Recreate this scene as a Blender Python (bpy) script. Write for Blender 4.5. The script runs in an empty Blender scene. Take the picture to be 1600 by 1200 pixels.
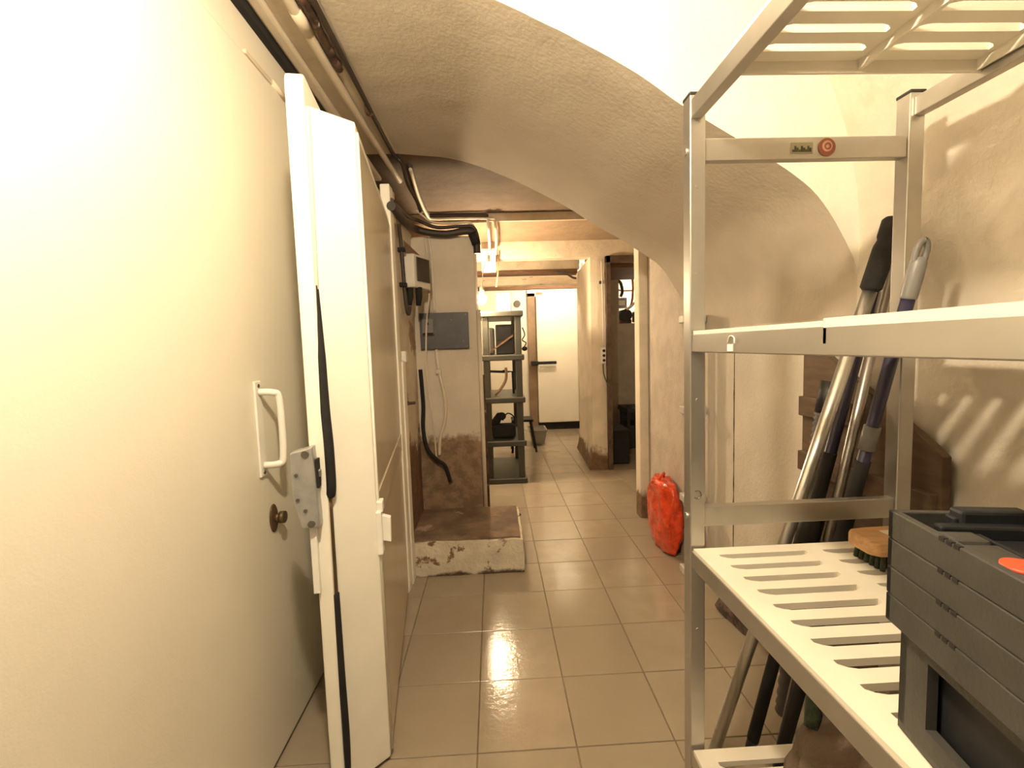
import bpy, bmesh, math, random
from mathutils import Vector, Matrix
random.seed(7)
sc = bpy.context.scene
COL = sc.collection

# ------------------------------------------------------------------ camera
def camera():
    f, pitch, yaw, roll, h = 730.02, .0809961, .0379877, -.0320926, 1.34419
    cy, sy, cp, sp = math.cos(yaw), math.sin(yaw), math.cos(pitch), math.sin(pitch)
    F = Vector((sy*cp, cy*cp, -sp)); r0 = Vector((cy, -sy, 0)); u0 = r0.cross(F)
    r = math.cos(roll)*r0 + math.sin(roll)*u0
    u = -math.sin(roll)*r0 + math.cos(roll)*u0
    cd = bpy.data.cameras.new('camera'); co = bpy.data.objects.new('camera', cd)
    cd.sensor_width = 36; cd.lens = f/1600*36; cd.clip_start = .02
    m = Matrix((( r.x, u.x, -F.x, 0), (r.y, u.y, -F.y, 0), (r.z, u.z, -F.z, h), (0, 0, 0, 1)))
    co.matrix_world = m
    COL.objects.link(co); sc.camera = co
camera()

# ------------------------------------------------------------------ world, lights, exposure
W = bpy.data.worlds.new('world'); sc.world = W; W.use_nodes = True
W.node_tree.nodes['Background'].inputs[0].default_value = (.80, .88, 1, 1)
W.node_tree.nodes['Background'].inputs[1].default_value = .10
vs = sc.view_settings
vs.view_transform = 'Standard'; vs.look = 'None'; vs.gamma = 1; vs.use_curve_mapping = False
vs.exposure = 0.0
NEAR_P, FAR_P, BACK_P = 108.0, 105.0, 62.0
NEAR_POS, FAR_POS = (-.14, .44, 2.21), (-.088, 4.43, 1.79)
WARM = (1, .83, .58); WARM2 = (1, .75, .46)
def lamp(name, pos, power, col, r):
    l = bpy.data.lights.new(name, 'POINT'); l.energy = power; l.color = col; l.shadow_soft_size = r
    o = bpy.data.objects.new(name, l); o.location = pos; COL.objects.link(o)
lamp('hatch_light', (2.21, 6.66, 2.05), 13, (1, .82, .6), .03)

# ------------------------------------------------------------------ materials
def M(name, col, rough=.6, metal=0, var=.10, scale=6, bump=0, bscale=70, dirt=None, dz=None, dw=.25,
      patch=None, pscale=3, pthr=.62, rand=0, coat=0, emit=0, trans=0, stretch=None, damp=2.4):
    m = bpy.data.materials.new(name); m.use_nodes = True
    nt = m.node_tree; n = nt.nodes; L = nt.links
    b = n['Principled BSDF']
    b.inputs['Roughness'].default_value = rough; b.inputs['Metallic'].default_value = metal
    if coat: b.inputs['Coat Weight'].default_value = coat; b.inputs['Coat Roughness'].default_value = .1
    if trans: b.inputs['Transmission Weight'].default_value = trans
    geo = n.new('ShaderNodeNewGeometry')
    pos = geo.outputs['Position']
    if stretch:
        mp = n.new('ShaderNodeVectorMath'); mp.operation = 'MULTIPLY'; mp.inputs[1].default_value = stretch
        L.new(pos, mp.inputs[0]); pos = mp.outputs[0]
    def noise(s, d=5, r=.6):
        t = n.new('ShaderNodeTexNoise'); t.inputs['Scale'].default_value = s; t.inputs['Detail'].default_value = d
        t.inputs['Roughness'].default_value = r; L.new(pos, t.inputs['Vector']); return t.outputs['Fac']
    def math_(op, a, b_, clamp=False):
        t = n.new('ShaderNodeMath'); t.operation = op; t.use_clamp = clamp
        for i, v in enumerate((a, b_)):
            if isinstance(v, (int, float)): t.inputs[i].default_value = v
            else: L.new(v, t.inputs[i])
        return t.outputs[0]
    def mix(fac, a, b_):
        t = n.new('ShaderNodeMix'); t.data_type = 'RGBA'
        if isinstance(fac, (int, float)): t.inputs[0].default_value = fac
        else: L.new(fac, t.inputs[0])
        for i, v in ((6, a), (7, b_)):
            if isinstance(v, tuple): t.inputs[i].default_value = (*v, 1)
            else: L.new(v, t.inputs[i])
        return t.outputs[2]
    def ramp(x, lo, hi):
        t = n.new('ShaderNodeMapRange'); t.inputs['From Min'].default_value = lo; t.inputs['From Max'].default_value = hi
        t.interpolation_type = 'SMOOTHSTEP'
        L.new(x, t.inputs['Value']); return t.outputs['Result']
    dark = tuple(c*(1-var*2) for c in col)
    c = mix(ramp(noise(scale), .3, .7), dark, tuple(min(1, x) for x in col))
    if rand:
        oi = n.new('ShaderNodeObjectInfo')
        c = mix(math_('MULTIPLY', oi.outputs['Random'], rand), c, dark)
    if patch:
        c = mix(ramp(noise(pscale, 6, .65), pthr, pthr+.06), c, patch)
    if dirt:
        sp = n.new('ShaderNodeSeparateXYZ'); L.new(geo.outputs['Position'], sp.inputs[0])
        a = math_('DIVIDE', math_('SUBTRACT', dz, sp.outputs['Z']), dw)
        a = math_('ADD', a, math_('MULTIPLY', math_('SUBTRACT', noise(4, 6, .7), .5), damp))
        d2 = mix(ramp(noise(13, 6, .75), .38, .62), tuple(x*.72 for x in dirt), tuple(x*1.2 for x in dirt))
        c = mix(ramp(a, -.15, .35), c, d2)
    L.new(c, b.inputs['Base Color'])
    if emit:
        b.inputs['Emission Color'].default_value = (*col, 1); b.inputs['Emission Strength'].default_value = emit
    if bump:
        bp = n.new('ShaderNodeBump'); bp.inputs['Strength'].default_value = bump; bp.inputs['Distance'].default_value = .01
        hgt = math_('ADD', noise(bscale, 4, .6), math_('MULTIPLY', noise(bscale/6, 3, .5), 2.0))
        L.new(hgt, bp.inputs['Height']); L.new(bp.outputs[0], b.inputs['Normal'])
    return m

BROWN = (.16, .095, .05)
MT = dict(
 plaster=M('plaster', (.80, .75, .66), .8, bump=.25, bscale=90, var=.05, scale=3),
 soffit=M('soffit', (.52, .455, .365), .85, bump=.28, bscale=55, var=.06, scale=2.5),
 damp=M('damp_plaster', (.66, .58, .47), .8, bump=.4, var=.10, scale=5, dirt=(.15, .085, .045), dz=.78, dw=.36, damp=3.6, patch=(.33, .23, .15), pscale=3.4, pthr=.58),
 pillar=M('pillar_plaster', (.63, .55, .45), .8, bump=.3, var=.06, scale=5, dirt=(.24, .155, .095), dz=.74, dw=.15, damp=3.2, patch=(.50, .40, .30), pscale=9, pthr=.66),
 column=M('column_plaster', (.74, .65, .52), .8, bump=.3, var=.07, scale=5, dirt=(.17, .10, .055), dz=.20, dw=.18),
 wallr=M('right_plaster', (.62, .56, .47), .8, bump=.3, var=.06, scale=4, dirt=(.10, .065, .04), dz=.10, dw=.10, patch=(.57, .505, .405), pscale=1.8, pthr=.62),
 walle=M('end_plaster', (.52, .455, .375), .8, bump=.35, var=.10, scale=6, dirt=(.12, .07, .04), dz=.0, dw=.2, patch=(.40, .31, .22), pscale=7, pthr=.68),
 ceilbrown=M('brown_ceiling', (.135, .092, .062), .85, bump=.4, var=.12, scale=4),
 beamface=M('beam_face', (.72, .62, .48), .8, bump=.3, var=.10, scale=7, patch=(.42, .30, .18), pscale=5, pthr=.66),
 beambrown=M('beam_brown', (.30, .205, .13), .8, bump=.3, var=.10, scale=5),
 stained=M('stained_beam', (.74, .64, .50), .8, bump=.3, var=.08, scale=8, patch=(.20, .115, .06), pscale=7, pthr=.60, stretch=(1, 1, 5)),
 wood=M('dark_wood', (.17, .085, .04), .6, var=.2, scale=9, bump=.3, stretch=(1, 8, 8)),
 woodframe=M('old_frame', (.11, .065, .04), .7, var=.25, scale=14, bump=.3),
 panel=M('white_panel', (.76, .71, .60), .42, var=.02, scale=2, bump=.08, bscale=160),
 leaf=M('white_door_paint', (.84, .80, .70), .38, var=.03, scale=5, patch=(.60, .48, .32), pscale=9, pthr=.74),
 leafface=M('leaf_face', (.60, .52, .39), .24, var=.03, scale=3),
 creampipe=M('cream_pipe', (.66, .57, .44), .5, var=.06, scale=9),
 fascia=M('fascia_plaster', (.62, .53, .41), .8, bump=.3, var=.08, scale=5, patch=(.35, .26, .17), pscale=5, pthr=.68),
 black=M('black_rubber', (.012, .010, .009), .85, var=.2, scale=20),
 blackp=M('black_plastic', (.016, .014, .013), .55, var=.2, scale=20),
 rust=M('rusty_conduit', (.10, .05, .03), .7, var=.4, scale=24, patch=(.55, .48, .4), pscale=16, pthr=.60),
 cable=M('dark_cable', (.045, .03, .022), .55, var=.2),
 dullsteel=M('dull_steel', (.34, .32, .30), .36, 1, var=.08, scale=10),
 steel=M('aluminium', (.66, .65, .62), .34, 1, var=.05, scale=10, stretch=(12, 12, 1)),
 alu=M('satin_aluminium', (.55, .53, .49), .40, .95, var=.05, scale=8),
 lock=M('cast_lock_metal', (.50, .50, .48), .42, .7, var=.10, scale=18, patch=(.32, .30, .27), pscale=14, pthr=.66),
 screw=M('screw_head', (.22, .20, .17), .4, .8),
 brass=M('dull_brass', (.16, .105, .05), .45, .5, var=.2),
 grid=M('cream_shelf_plastic', (.70, .65, .55), .55, var=.05, scale=6, patch=(.54, .46, .35), pscale=6, pthr=.70),
 crate=M('grey_crate_plastic', (.048, .045, .040), .55, var=.12, scale=12, bump=.1, bscale=200),
 crated=M('dark_crate_plastic', (.012, .013, .016), .5, var=.15, scale=12),
 redtag=M('red_plastic', (.75, .08, .03), .45),
 rackg=M('dark_green_plastic', (.048, .046, .034), .42, var=.10, scale=8),
 rackw=M('pale_rack_plastic', (.56, .52, .46), .5, var=.06, scale=8),
 navy=M('navy_handle', (.022, .018, .055), .4, var=.1),
 foam=M('black_foam', (.012, .011, .011), .85, var=.2, scale=50, bump=.3, bscale=300),
 greytip=M('grey_tip_plastic', (.17, .165, .16), .42, var=.06),
 wooden=M('pale_wood', (.52, .30, .14), .5, var=.15, scale=14, stretch=(1, 6, 6)),
 bristle=M('green_bristles', (.035, .05, .022), .8, var=.3, scale=60, bump=.5, bscale=240),
 board=M('old_board', (.115, .068, .036), .65, var=.2, scale=7, stretch=(1, 1, 6), patch=(.07, .04, .025), pscale=11, pthr=.70),
 cloth=M('brown_cloth', (.12, .08, .055), .9, var=.15, scale=12, bump=.5, bscale=90),
 bag=M('red_orange_bag', (.86, .075, .016), .22, var=.22, scale=16, bump=1.0, bscale=30, coat=.4),
 concrete=M('stained_concrete', (.26, .175, .115), .85, var=.25, scale=6, bump=.7, bscale=60, patch=(.42, .31, .22), pscale=5, pthr=.64),
 stepface=M('flaking_whitewash', (.70, .62, .48), .85, var=.08, scale=9, bump=.8, bscale=50, dirt=(.09, .05, .03), dz=.02, dw=.05, patch=(.22, .13, .07), pscale=11, pthr=.545),
 rubble=M('dark_rubble', (.20, .14, .095), .9, var=.3, scale=14, bump=.8, bscale=70, patch=(.06, .04, .028), pscale=12, pthr=.5),
 grout=M('grout', (.20, .145, .09), .7, var=.15, scale=20),
 tile=M('floor_tile', (.37, .305, .225), .13, var=.08, scale=7, rand=.9, bump=.07, bscale=60, patch=(.28, .215, .15), pscale=3.2, pthr=.66),
 box=M('off_white_plastic', (.62, .57, .49), .45, var=.05, patch=(.46, .38, .29), pscale=12, pthr=.68),
 smoke=M('smoked_cover', (.035, .028, .022), .2, var=.1),
 slate=M('slate_grey_board', (.075, .073, .078), .5, var=.12, scale=12),
 slate2=M('grey_breaker', (.15, .14, .14), .45, var=.08),
 clear=M('clear_plastic', (.48, .44, .38), .25, trans=.55, var=.04),
 cdoor=M('cold_door_white', (.80, .75, .65), .40, var=.03, scale=3),
 jamb=M('brown_jamb', (.25, .165, .10), .6, var=.12, scale=6),
 hose=M('tan_hose', (.36, .24, .11), .5, var=.1),
 chose=M('grey_corrugated', (.10, .095, .09), .55, var=.15),
 bulb=M('lit_far_bulb', WARM2, .3, var=0, emit=FAR_P/(4*math.pi*.045**2)/math.pi),
 bulb3=M('lit_back_bulb', WARM, .3, var=0, emit=BACK_P/(4*math.pi*.045**2)/math.pi),
 bulb2=M('lit_near_bulb', WARM, .3, var=0, emit=NEAR_P/(4*math.pi*.045**2)/math.pi),
 white=M('white_enamel', (.80, .77, .70), .4, var=.04),
 blue=M('pale_blue_case', (.30, .40, .55), .4, var=.05),
 copper=M('copper_pipe', (.42, .22, .11), .4, .7, var=.15),
 stick1=M('grey_green_sticker', (.32, .29, .19), .5, var=.1),
 stick2=M('sticker_dark_print', (.05, .06, .03), .5, var=.1),
 stick3=M('dark_red_print', (.27, .085, .05), .45, var=.1),
 stick4=M('pale_red_print', (.55, .30, .22), .45, var=.05),
)

# ------------------------------------------------------------------ mesh helpers
def box(bm, x0, x1, y0, y1, z0, z1, bev=0, seg=2):
    b2 = bmesh.new(); bmesh.ops.create_cube(b2, size=1)
    for v in b2.verts:
        v.co = Vector(((x0+x1)/2 + v.co.x*(x1-x0), (y0+y1)/2 + v.co.y*(y1-y0), (z0+z1)/2 + v.co.z*(z1-z0)))
    if bev: bmesh.ops.bevel(b2, geom=b2.edges[:], offset=bev, segments=seg, affect='EDGES', profile=.5)
    join(bm, b2); return bm
def join(bm, b2, mtx=None):
    me = bpy.data.meshes.new('t')
    if mtx is not None: b2.transform(mtx)
    b2.to_mesh(me); bm.from_mesh(me); bpy.data.meshes.remove(me); b2.free()
def tube(bm, pts, r, n=10, closed_ends=True):
    pts = [Vector(p) for p in pts]; rings = []
    rr = r if isinstance(r, (list, tuple)) else [r]*len(pts)
    prev = None
    for i, p in enumerate(pts):
        t = (pts[min(i+1, len(pts)-1)] - pts[max(i-1, 0)]).normalized()
        if prev is None:
            a = Vector((0, 0, 1)) if abs(t.z) < .9 else Vector((1, 0, 0))
            u = t.cross(a).normalized()
        else:
            u = (prev - t*prev.dot(t)).normalized()
        prev = u; w = t.cross(u)
        rings.append([bm.verts.new(p + (u*math.cos(2*math.pi*k/n) + w*math.sin(2*math.pi*k/n))*rr[i]) for k in range(n)])
    for a, b in zip(rings, rings[1:]):
        for k in range(n):
            f = bm.faces.new((a[k], a[(k+1) % n], b[(k+1) % n], b[k])); f.smooth = True
    if closed_ends:
        bm.faces.new(rings[0][::-1]); bm.faces.new(rings[-1])
    return bm
def smooth_path(pts, n=6):
    P = [Vector(p) for p in pts]; out = []
    for i in range(len(P)-1):
        p0 = P[max(i-1, 0)]; p1 = P[i]; p2 = P[i+1]; p3 = P[min(i+2, len(P)-1)]
        for k in range(n):
            t = k/n
            out.append(.5*((2*p1) + (p2-p0)*t + (2*p0-5*p1+4*p2-p3)*t*t + (3*p1-p0-3*p2+p3)*t**3))
    out.append(P[-1]); return out
def prism(bm, poly, axis, a0, a1, bev=0):
    """poly: 2-D points; axis 'x','y','z' is the extrusion direction"""
    b2 = bmesh.new()
    def mk(p, a):
        if axis == 'z': return (p[0], p[1], a)
        if axis == 'y': return (p[0], a, p[1])
        return (a, p[0], p[1])
    A = [b2.verts.new(mk(p, a0)) for p in poly]; B = [b2.verts.new(mk(p, a1)) for p in poly]
    n = len(poly)
    b2.faces.new(A); b2.faces.new(B[::-1])
    for i in range(n): b2.faces.new((A[i], B[i], B[(i+1) % n], A[(i+1) % n]))
    bmesh.ops.recalc_face_normals(b2, faces=b2.faces[:])
    if bev: bmesh.ops.bevel(b2, geom=b2.edges[:], offset=bev, segments=2, affect='EDGES', profile=.5)
    join(bm, b2); return bm
def ball(bm, c, r, sx=1, sy=1, sz=1, seg=16):
    b2 = bmesh.new(); bmesh.ops.create_uvsphere(b2, u_segments=seg, v_segments=seg//2+2, radius=r)
    for f in b2.faces: f.smooth = True
    join(bm, b2, Matrix.Translation(c) @ Matrix.Diagonal((sx, sy, sz, 1))); return bm
def disc(bm, c, r, axis, t, n=20):
    """short cylinder centred at c, thickness t along axis"""
    v = {'x': Vector((1, 0, 0)), 'y': Vector((0, 1, 0)), 'z': Vector((0, 0, 1))}[axis]
    return tube(bm, [Vector(c)-v*t/2, Vector(c)+v*t/2], r, n)
def wloc(o):
    v = Vector((0, 0, 0))
    while o is not None: v = v + o.location; o = o.parent
    return v
def obj(name, bm, mat, parent=None, smooth=False):
    me = bpy.data.meshes.new(name)
    bmesh.ops.recalc_face_normals(bm, faces=bm.faces[:])
    if parent is not None: off = wloc(parent)
    else:
        xs = [v.co for v in bm.verts]
        off = Vector(((min(c.x for c in xs)+max(c.x for c in xs))/2, (min(c.y for c in xs)+max(c.y for c in xs))/2, min(c.z for c in xs)))
    bmesh.ops.translate(bm, verts=bm.verts[:], vec=-off)
    bm.to_mesh(me); bm.free()
    me.materials.append(MT[mat])
    if smooth:
        for p in me.polygons: p.use_smooth = True
    o = bpy.data.objects.new(name, me); COL.objects.link(o)
    if parent is not None: o.parent = parent
    else: o.location = off
    return o
def tag(o, label, cat, group=None):
    o['label'] = label; o['category'] = cat
    if group: o['group'] = group
    return o
def thing(name, label, cat, loc, group=None):
    o = bpy.data.objects.new(name, None); o.empty_display_size = .05; COL.objects.link(o); o.location = loc
    return tag(o, label, cat, group)
def struct(name, bm, mat, parent=None, smooth=False):
    o = obj(name, bm, mat, parent, smooth); o['kind'] = 'structure'; return o
def B(*a, **k): return box(bmesh.new(), *a, **k)
def T(pts, r, n=10): return tube(bmesh.new(), pts, r, n)
def S(pts, r, n=10, k=6): return tube(bmesh.new(), smooth_path(pts, k), r, n)

# ------------------------------------------------------------------ floor with separate tiles
floor = struct('floor', B(-1.2, 2.6, -1.5, 8.2, -.06, -.0035), 'grout')
t3 = 1/3
tb = bmesh.new(); box(tb, .0020, t3-.0020, .0020, t3-.0020, -.012, 0)
bmesh.ops.bevel(tb, geom=[e for e in tb.edges if all(v.co.z > -.001 for v in e.verts)], offset=.0016, segments=1, affect='EDGES')
tme = bpy.data.meshes.new('tile'); tb.to_mesh(tme); tb.free(); tme.materials.append(MT['tile'])
for j in range(-8, 17):
    for i in range(-2, 7):
        o = bpy.data.objects.new('tile', tme); COL.objects.link(o); o.parent = floor
        o.location = Vector((-.0989+i*t3, 2.4533+j*t3, random.uniform(-.0006, .0006))) - floor.location

# ------------------------------------------------------------------ vaults and walls
def resample(P, n):
    P = [Vector(p) for p in smooth_path([(a, 0, b) for a, b in P], 8)]
    L = [0]
    for a, b in zip(P, P[1:]): L.append(L[-1]+(b-a).length)
    out = []
    for k in range(n):
        d = L[-1]*k/(n-1); i = 0
        while i < len(L)-2 and L[i+1] < d: i += 1
        s = (d-L[i])/max(1e-9, L[i+1]-L[i]); q = P[i].lerp(P[i+1], s); out.append((q.x, q.z))
    return out
ARCH = [(1.180, 1.30), (1.180, 1.49), (1.168, 1.56), (1.11, 1.675), (1.01, 1.81), (.81, 1.942), (.62, 2.052), (.474, 2.15), (.281, 2.256), (.054, 2.36), (-.12, 2.42), (-.267, 2.452), (-.52, 2.475)]
from mathutils import noise as nz
def vault():
    pr = resample(ARCH, 70); ny = 30; y0, y1 = 1.47, 2.83
    bm = bmesh.new(); g = []
    for j in range(ny+1):
        row = []
        y = y0+(y1-y0)*j/ny
        for i, (x, z) in enumerate(pr):
            a = pr[max(i-1, 0)]; b = pr[min(i+1, 69)]
            t = Vector((b[0]-a[0], b[1]-a[1])).normalized(); nrm = Vector((-t.y, t.x))
            d = .006*nz.noise(Vector((x*1.8, y*1.8, z*1.8))) + .003*nz.noise(Vector((x*9, y*9, z*9)))
            row.append(bm.verts.new((x+nrm.x*d, y, z+nrm.y*d)))
        g.append(row)
    for j in range(ny):
        for i in range(69):
            f = bm.faces.new((g[j][i], g[j][i+1], g[j+1][i+1], g[j+1][i])); f.smooth = True
    for row in (g[0], g[-1]):                    # the two flat end faces
        y = row[0].co.y; row = [bm.verts.new(v.co) for v in row]
        top = [bm.verts.new((v.co.x, y, 2.95)) for v in row]
        for i in range(69): bm.faces.new((row[i], row[i+1], top[i+1], top[i])).material_index = 1
        a = bm.verts.new((1.6, y, 1.3)); b = bm.verts.new((1.6, y, 2.95))
        bm.faces.new((row[0], top[0], b, a)).material_index = 1
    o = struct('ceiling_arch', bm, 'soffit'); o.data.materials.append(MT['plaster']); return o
vault()
NEARV = [(1.175, 1.40), (1.175, 1.55), (1.170, 1.74), (1.13, 1.96), (1.03, 2.20), (.85, 2.42), (.6, 2.58), (.3, 2.69), (0, 2.75), (-.35, 2.78), (-.62, 2.79)]
def near_vault():
    pr = resample(NEARV, 40); bm = bmesh.new()
    out = [(x+.08, z) for x, z in pr[:3]]
    poly = pr + [(-.62, 2.95), (1.6, 2.95), (1.6, 1.40)]
    prism(bm, poly, 'y', -1.5, 1.475)
    for f in bm.faces: f.smooth = False
    return struct('ceiling', bm, 'wallr')
near_vault()
struct('wall_right', B(1.175, 1.5, -1.5, 2.24, -.02, 1.405), 'wallr')
struct('wall_right_recess', B(1.19, 1.5, 2.24, 2.78, -.02, 1.6), 'wallr')
struct('wall_right_end', B(1.15, 1.40, 2.78, 3.50, -.02, 2.6), 'walle')
bm = B(1.085, 1.16, 3.44, 3.56, -.02, 2.5, bev=.012); struct('trim_1', bm, 'column')       # pale nib at the end of the wall
struct('ceiling_side', B(-.92, -.518, -1.5, 2.83, 2.475, 2.95), 'fascia')
struct('wall_left_head', B(-.92, -.765, -1.5, 3.78, 2.305, 2.475), 'panel')
struct('wall_left_ledge', B(-.92, -.77, 2.55, 3.78, 2.10, 2.31), 'fascia')
struct('wall_left_back', B(-.98, -.92, -1.5, 7.5, -.02, 2.95), 'plaster')
struct('wall_left', B(-.92, -.53, 2.60, 3.30, -.02, 2.12), 'damp')
struct('wall_pillar', B(-.92, -.105, 3.25, 3.80, -.02, 2.10, bev=.008), 'pillar')
struct('wall_left_far', B(-.6, -.32, 3.80, 7.4, -.02, 2.08), 'plaster')
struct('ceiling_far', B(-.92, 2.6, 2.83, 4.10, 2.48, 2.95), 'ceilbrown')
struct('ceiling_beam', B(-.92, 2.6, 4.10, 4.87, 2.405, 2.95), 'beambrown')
struct('trim_2', B(-.02, 2.3, 4.075, 4.10, 2.405, 2.478, bev=.006), 'beamface')             # pale strip on the beam edge
struct('ceiling_back', B(-.95, 2.6, 4.87, 8.0, 2.42, 2.95), 'beamface')
struct('wall_lintel', B(-.92, 2.6, 4.87, 5.02, 2.235, 2.42), 'beamface')
struct('trim_3', B(-.32, 1.07, 5.80, 5.96, 2.215, 2.268, bev=.006), 'wood')
struct('wall_lintel_back', B(-.32, 1.10, 5.82, 5.96, 2.268, 2.42), 'beamface')
struct('trim_4', B(-.32, 1.30, 6.10, 6.22, 2.125, 2.27, bev=.01), 'stained')
struct('trim_16', B(-.32, 1.40, 7.34, 7.42, 2.215, 2.29, bev=.005), 'wood')
wr_ = bpy.data.objects['wall_right']
pts = [(1.176, 2.236, .12+.05*k) for k in range(26)]
obj('crack', tube(bmesh.new(), pts, [.003+.006*abs(nz.noise(Vector((3, 1, p[2]*7)))) for p in pts], 6), 'rubble', wr_)
# column between passage and side doorway, rough at its foot
def column():
    bm = bmesh.new(); rows = []
    for k in range(25):
        z = -.02 + 2.26*k/24
        e = .05*math.exp(-max(z, 0)/.12)
        pts = []
        for (x, y) in ((1.03-e, 4.87-e*.4), (1.10, 4.865-e*.4), (1.185, 4.87-e*.3), (1.185, 5.4), (1.20, 5.95), (1.09-e, 5.95), (1.06-e, 5.4)):
            d = .006*nz.noise(Vector((x*7, y*7, z*7)))
            pts.append(bm.verts.new((x+d, y+d, z)))
        rows.append(pts)
    for a, b in zip(rows, rows[1:]):
        for i in range(7): bm.faces.new((a[i], a[(i+1) % 7], b[(i+1) % 7], b[i]))
    bm.faces.new(rows[0]); bm.faces.new(rows[-1])
    struct('wall_column', bm, 'column')
column()
struct('wall_side', B(2.30, 2.5, 3.5, 8.0, -.02, 2.6), 'plaster')
struct('wall_side_near', B(1.40, 2.5, 3.38, 3.50, -.02, 2.6), 'plaster')
# side room: wall with a hatch
bm = bmesh.new()
for a in ((1.20, 1.715, 0, 2.42), (2.10, 2.30, 0, 2.42), (1.715, 2.10, 0, 1.60), (1.715, 2.10, 2.27, 2.42)):
    box(bm, a[0], a[1], 6.30, 6.40, a[2], a[3])
struct('wall_hatch', bm, 'walle')
struct('wall_hatch_back', B(1.5, 2.30, 6.95, 7.05, 0, 2.42), 'plaster')
struct('wall_side_back', box(B(1.40, 1.5, 5.95, 7.40, -.02, 2.42), 1.19, 1.45, 5.95, 6.05, -.02, 2.42), 'cdoor')
# side doorway frame
df = struct('trim_5', B(1.185, 1.235, 4.83, 4.90, -.0, 2.235, bev=.004), 'woodframe')
struct('trim_6', B(1.185, 2.3, 4.83, 4.90, 2.165, 2.235, bev=.004), 'woodframe')
struct('trim_7', B(1.20, 2.3, 4.95, 5.9, 2.13, 2.2), 'wood')
# cold store front at the end
struct('wall_far', B(-.95, 2.5, 7.40, 7.5, -.02, 2.45), 'cdoor')
struct('trim_8', B(.555, .685, 7.36, 7.42, 0, 2.16, bev=.006), 'jamb')
struct('trim_9', B(.685, 1.34, 7.34, 7.42, 0, .115, bev=.006), 'black')
struct('trim_10', B(.555, 1.34, 7.36, 7.42, 2.10, 2.21, bev=.006), 'cdoor')
d3 = struct('door_3', B(.69, 1.33, 7.30, 7.40, .12, 2.095, bev=.012), 'cdoor')
bm = B(.585, .70, 7.26, 7.33, 1.03, 1.10, bev=.01); box(bm, .66, .98, 7.22, 7.26, 1.045, 1.09, bev=.012)
obj('door_handle', bm, 'black', d3)
bm = B(.70, .80, 7.345, 7.36, 2.13, 2.165); obj('maker_plate', bm, 'brass', d3)

# ------------------------------------------------------------------ left: closed cold room door
d1 = struct('door_1', B(-.85, -.75, -.9, 2.40, .01, 2.298, bev=.014, seg=3), 'panel')
d1.name = 'door_1'
bm = B(-.75, -.742, 1.475, 1.515, .955, 1.26, bev=.003)
ph = obj('handle_plate', bm, 'white', d1)
bm = S([(-.742, 1.498, 1.225), (-.70, 1.503, 1.222), (-.688, 1.512, 1.205), (-.686, 1.515, 1.11), (-.688, 1.512, 1.01), (-.70, 1.503, .992), (-.742, 1.498, .99)], .011, 10)
obj('handle_grip', bm, 'white', d1)
for z in (1.245, .968):
    obj('screw', disc(bmesh.new(), (-.7415, 1.495, z), .006, 'x', .004, 10), 'screw', d1)
bm = bmesh.new(); ball(bm, (-.748, 1.545, .80), .028, .28, 1, 1.7)
obj('release_plate', bm, 'brass', d1)
bm = T([(-.748, 1.548, .80), (-.728, 1.55, .80)], .014, 12); disc(bm, (-.722, 1.551, .80), .020, 'x', .016, 14); obj('release_knob', bm, 'brass', d1)
struct('gap_shade_strip', B(-.80, -.738, -1.4, 3.2, 2.425, 2.474, bev=.004), 'black')  # added black strip, its colour stands for the shaded gap above the door
struct('trim_12', B(-.737, -.690, -1.4, 3.2, 2.450, 2.476, bev=.010), 'creampipe')
# bracket above the door
bm = B(-.766, -.752, 1.60, 1.84, 2.300, 2.316, bev=.004); tube(bm, [(-.756, 1.78, 2.308), (-.745, 1.86, 2.292)], .012, 8)
tag(obj('door_closer', bm, 'creampipe'), 'small cream bracket at the head of the closed cold room door', 'bracket')

# ------------------------------------------------------------------ left: thick cold room door standing ajar, edge towards us
# local frame: hinge at the origin, the door runs along -y towards the camera, +x faces the corridor
d2 = bpy.data.objects.new('door_2', None); COL.objects.link(d2); d2.location = (-.517, 2.52, 0); d2.rotation_euler = (0, 0, math.radians(7.16)); d2['kind'] = 'structure'
tag(d2, 'thick white insulated door standing ajar, its bevelled edge facing the camera', 'door')
def local(bm, name, mat, parent):
    me = bpy.data.meshes.new(name); bmesh.ops.recalc_face_normals(bm, faces=bm.faces[:]); bm.to_mesh(me); bm.free(); me.materials.append(MT[mat])
    o = bpy.data.objects.new(name, me); COL.objects.link(o); o.parent = parent; return o
ZT, ZB = 2.015, .015
bm = prism(bmesh.new(), [(0, 0), (0, -1.082), (-.108, -1.165), (-.120, -1.165), (-.120, 0)], 'z', ZB, ZT, bev=.004)
local(bm, 'door_block', 'leaf', d2)
local(B(-.001, .0025, -1.06, -.012, .03, .795, bev=.001), 'face_sheet', 'leafface', d2)
local(B(-.001, .0025, -1.06, -.012, .90, 1.985, bev=.001), 'face_sheet', 'leafface', d2)
local(B(-.001, .0055, -1.06, -.012, .802, .893, bev=.002), 'middle_rail', 'leafface', d2)
local(T([(.002, -1.066, .03), (.002, -1.066, 1.99)], .005, 8), 'edge_trim', 'leaf', d2)
local(T([(.002, -.008, .03), (.002, -.008, 1.99)], .006, 8), 'edge_trim', 'leaf', d2)
pl = [(-1.195, ZB), (-1.195, 2.055), (-1.192, 2.075), (-1.182, 2.088), (-1.16, 2.092), (.02, 2.092), (.02, ZB)]
bm = prism(bmesh.new(), pl, 'x', -.160, -.121, bev=.006)
for v in bm.verts:                      # the strip is a little wider at the top
    if v.co.x > -.14 and v.co.z > 1.2: v.co.x += .010*(v.co.z-1.2)
local(bm, 'door_plate', 'leaf', d2)
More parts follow.
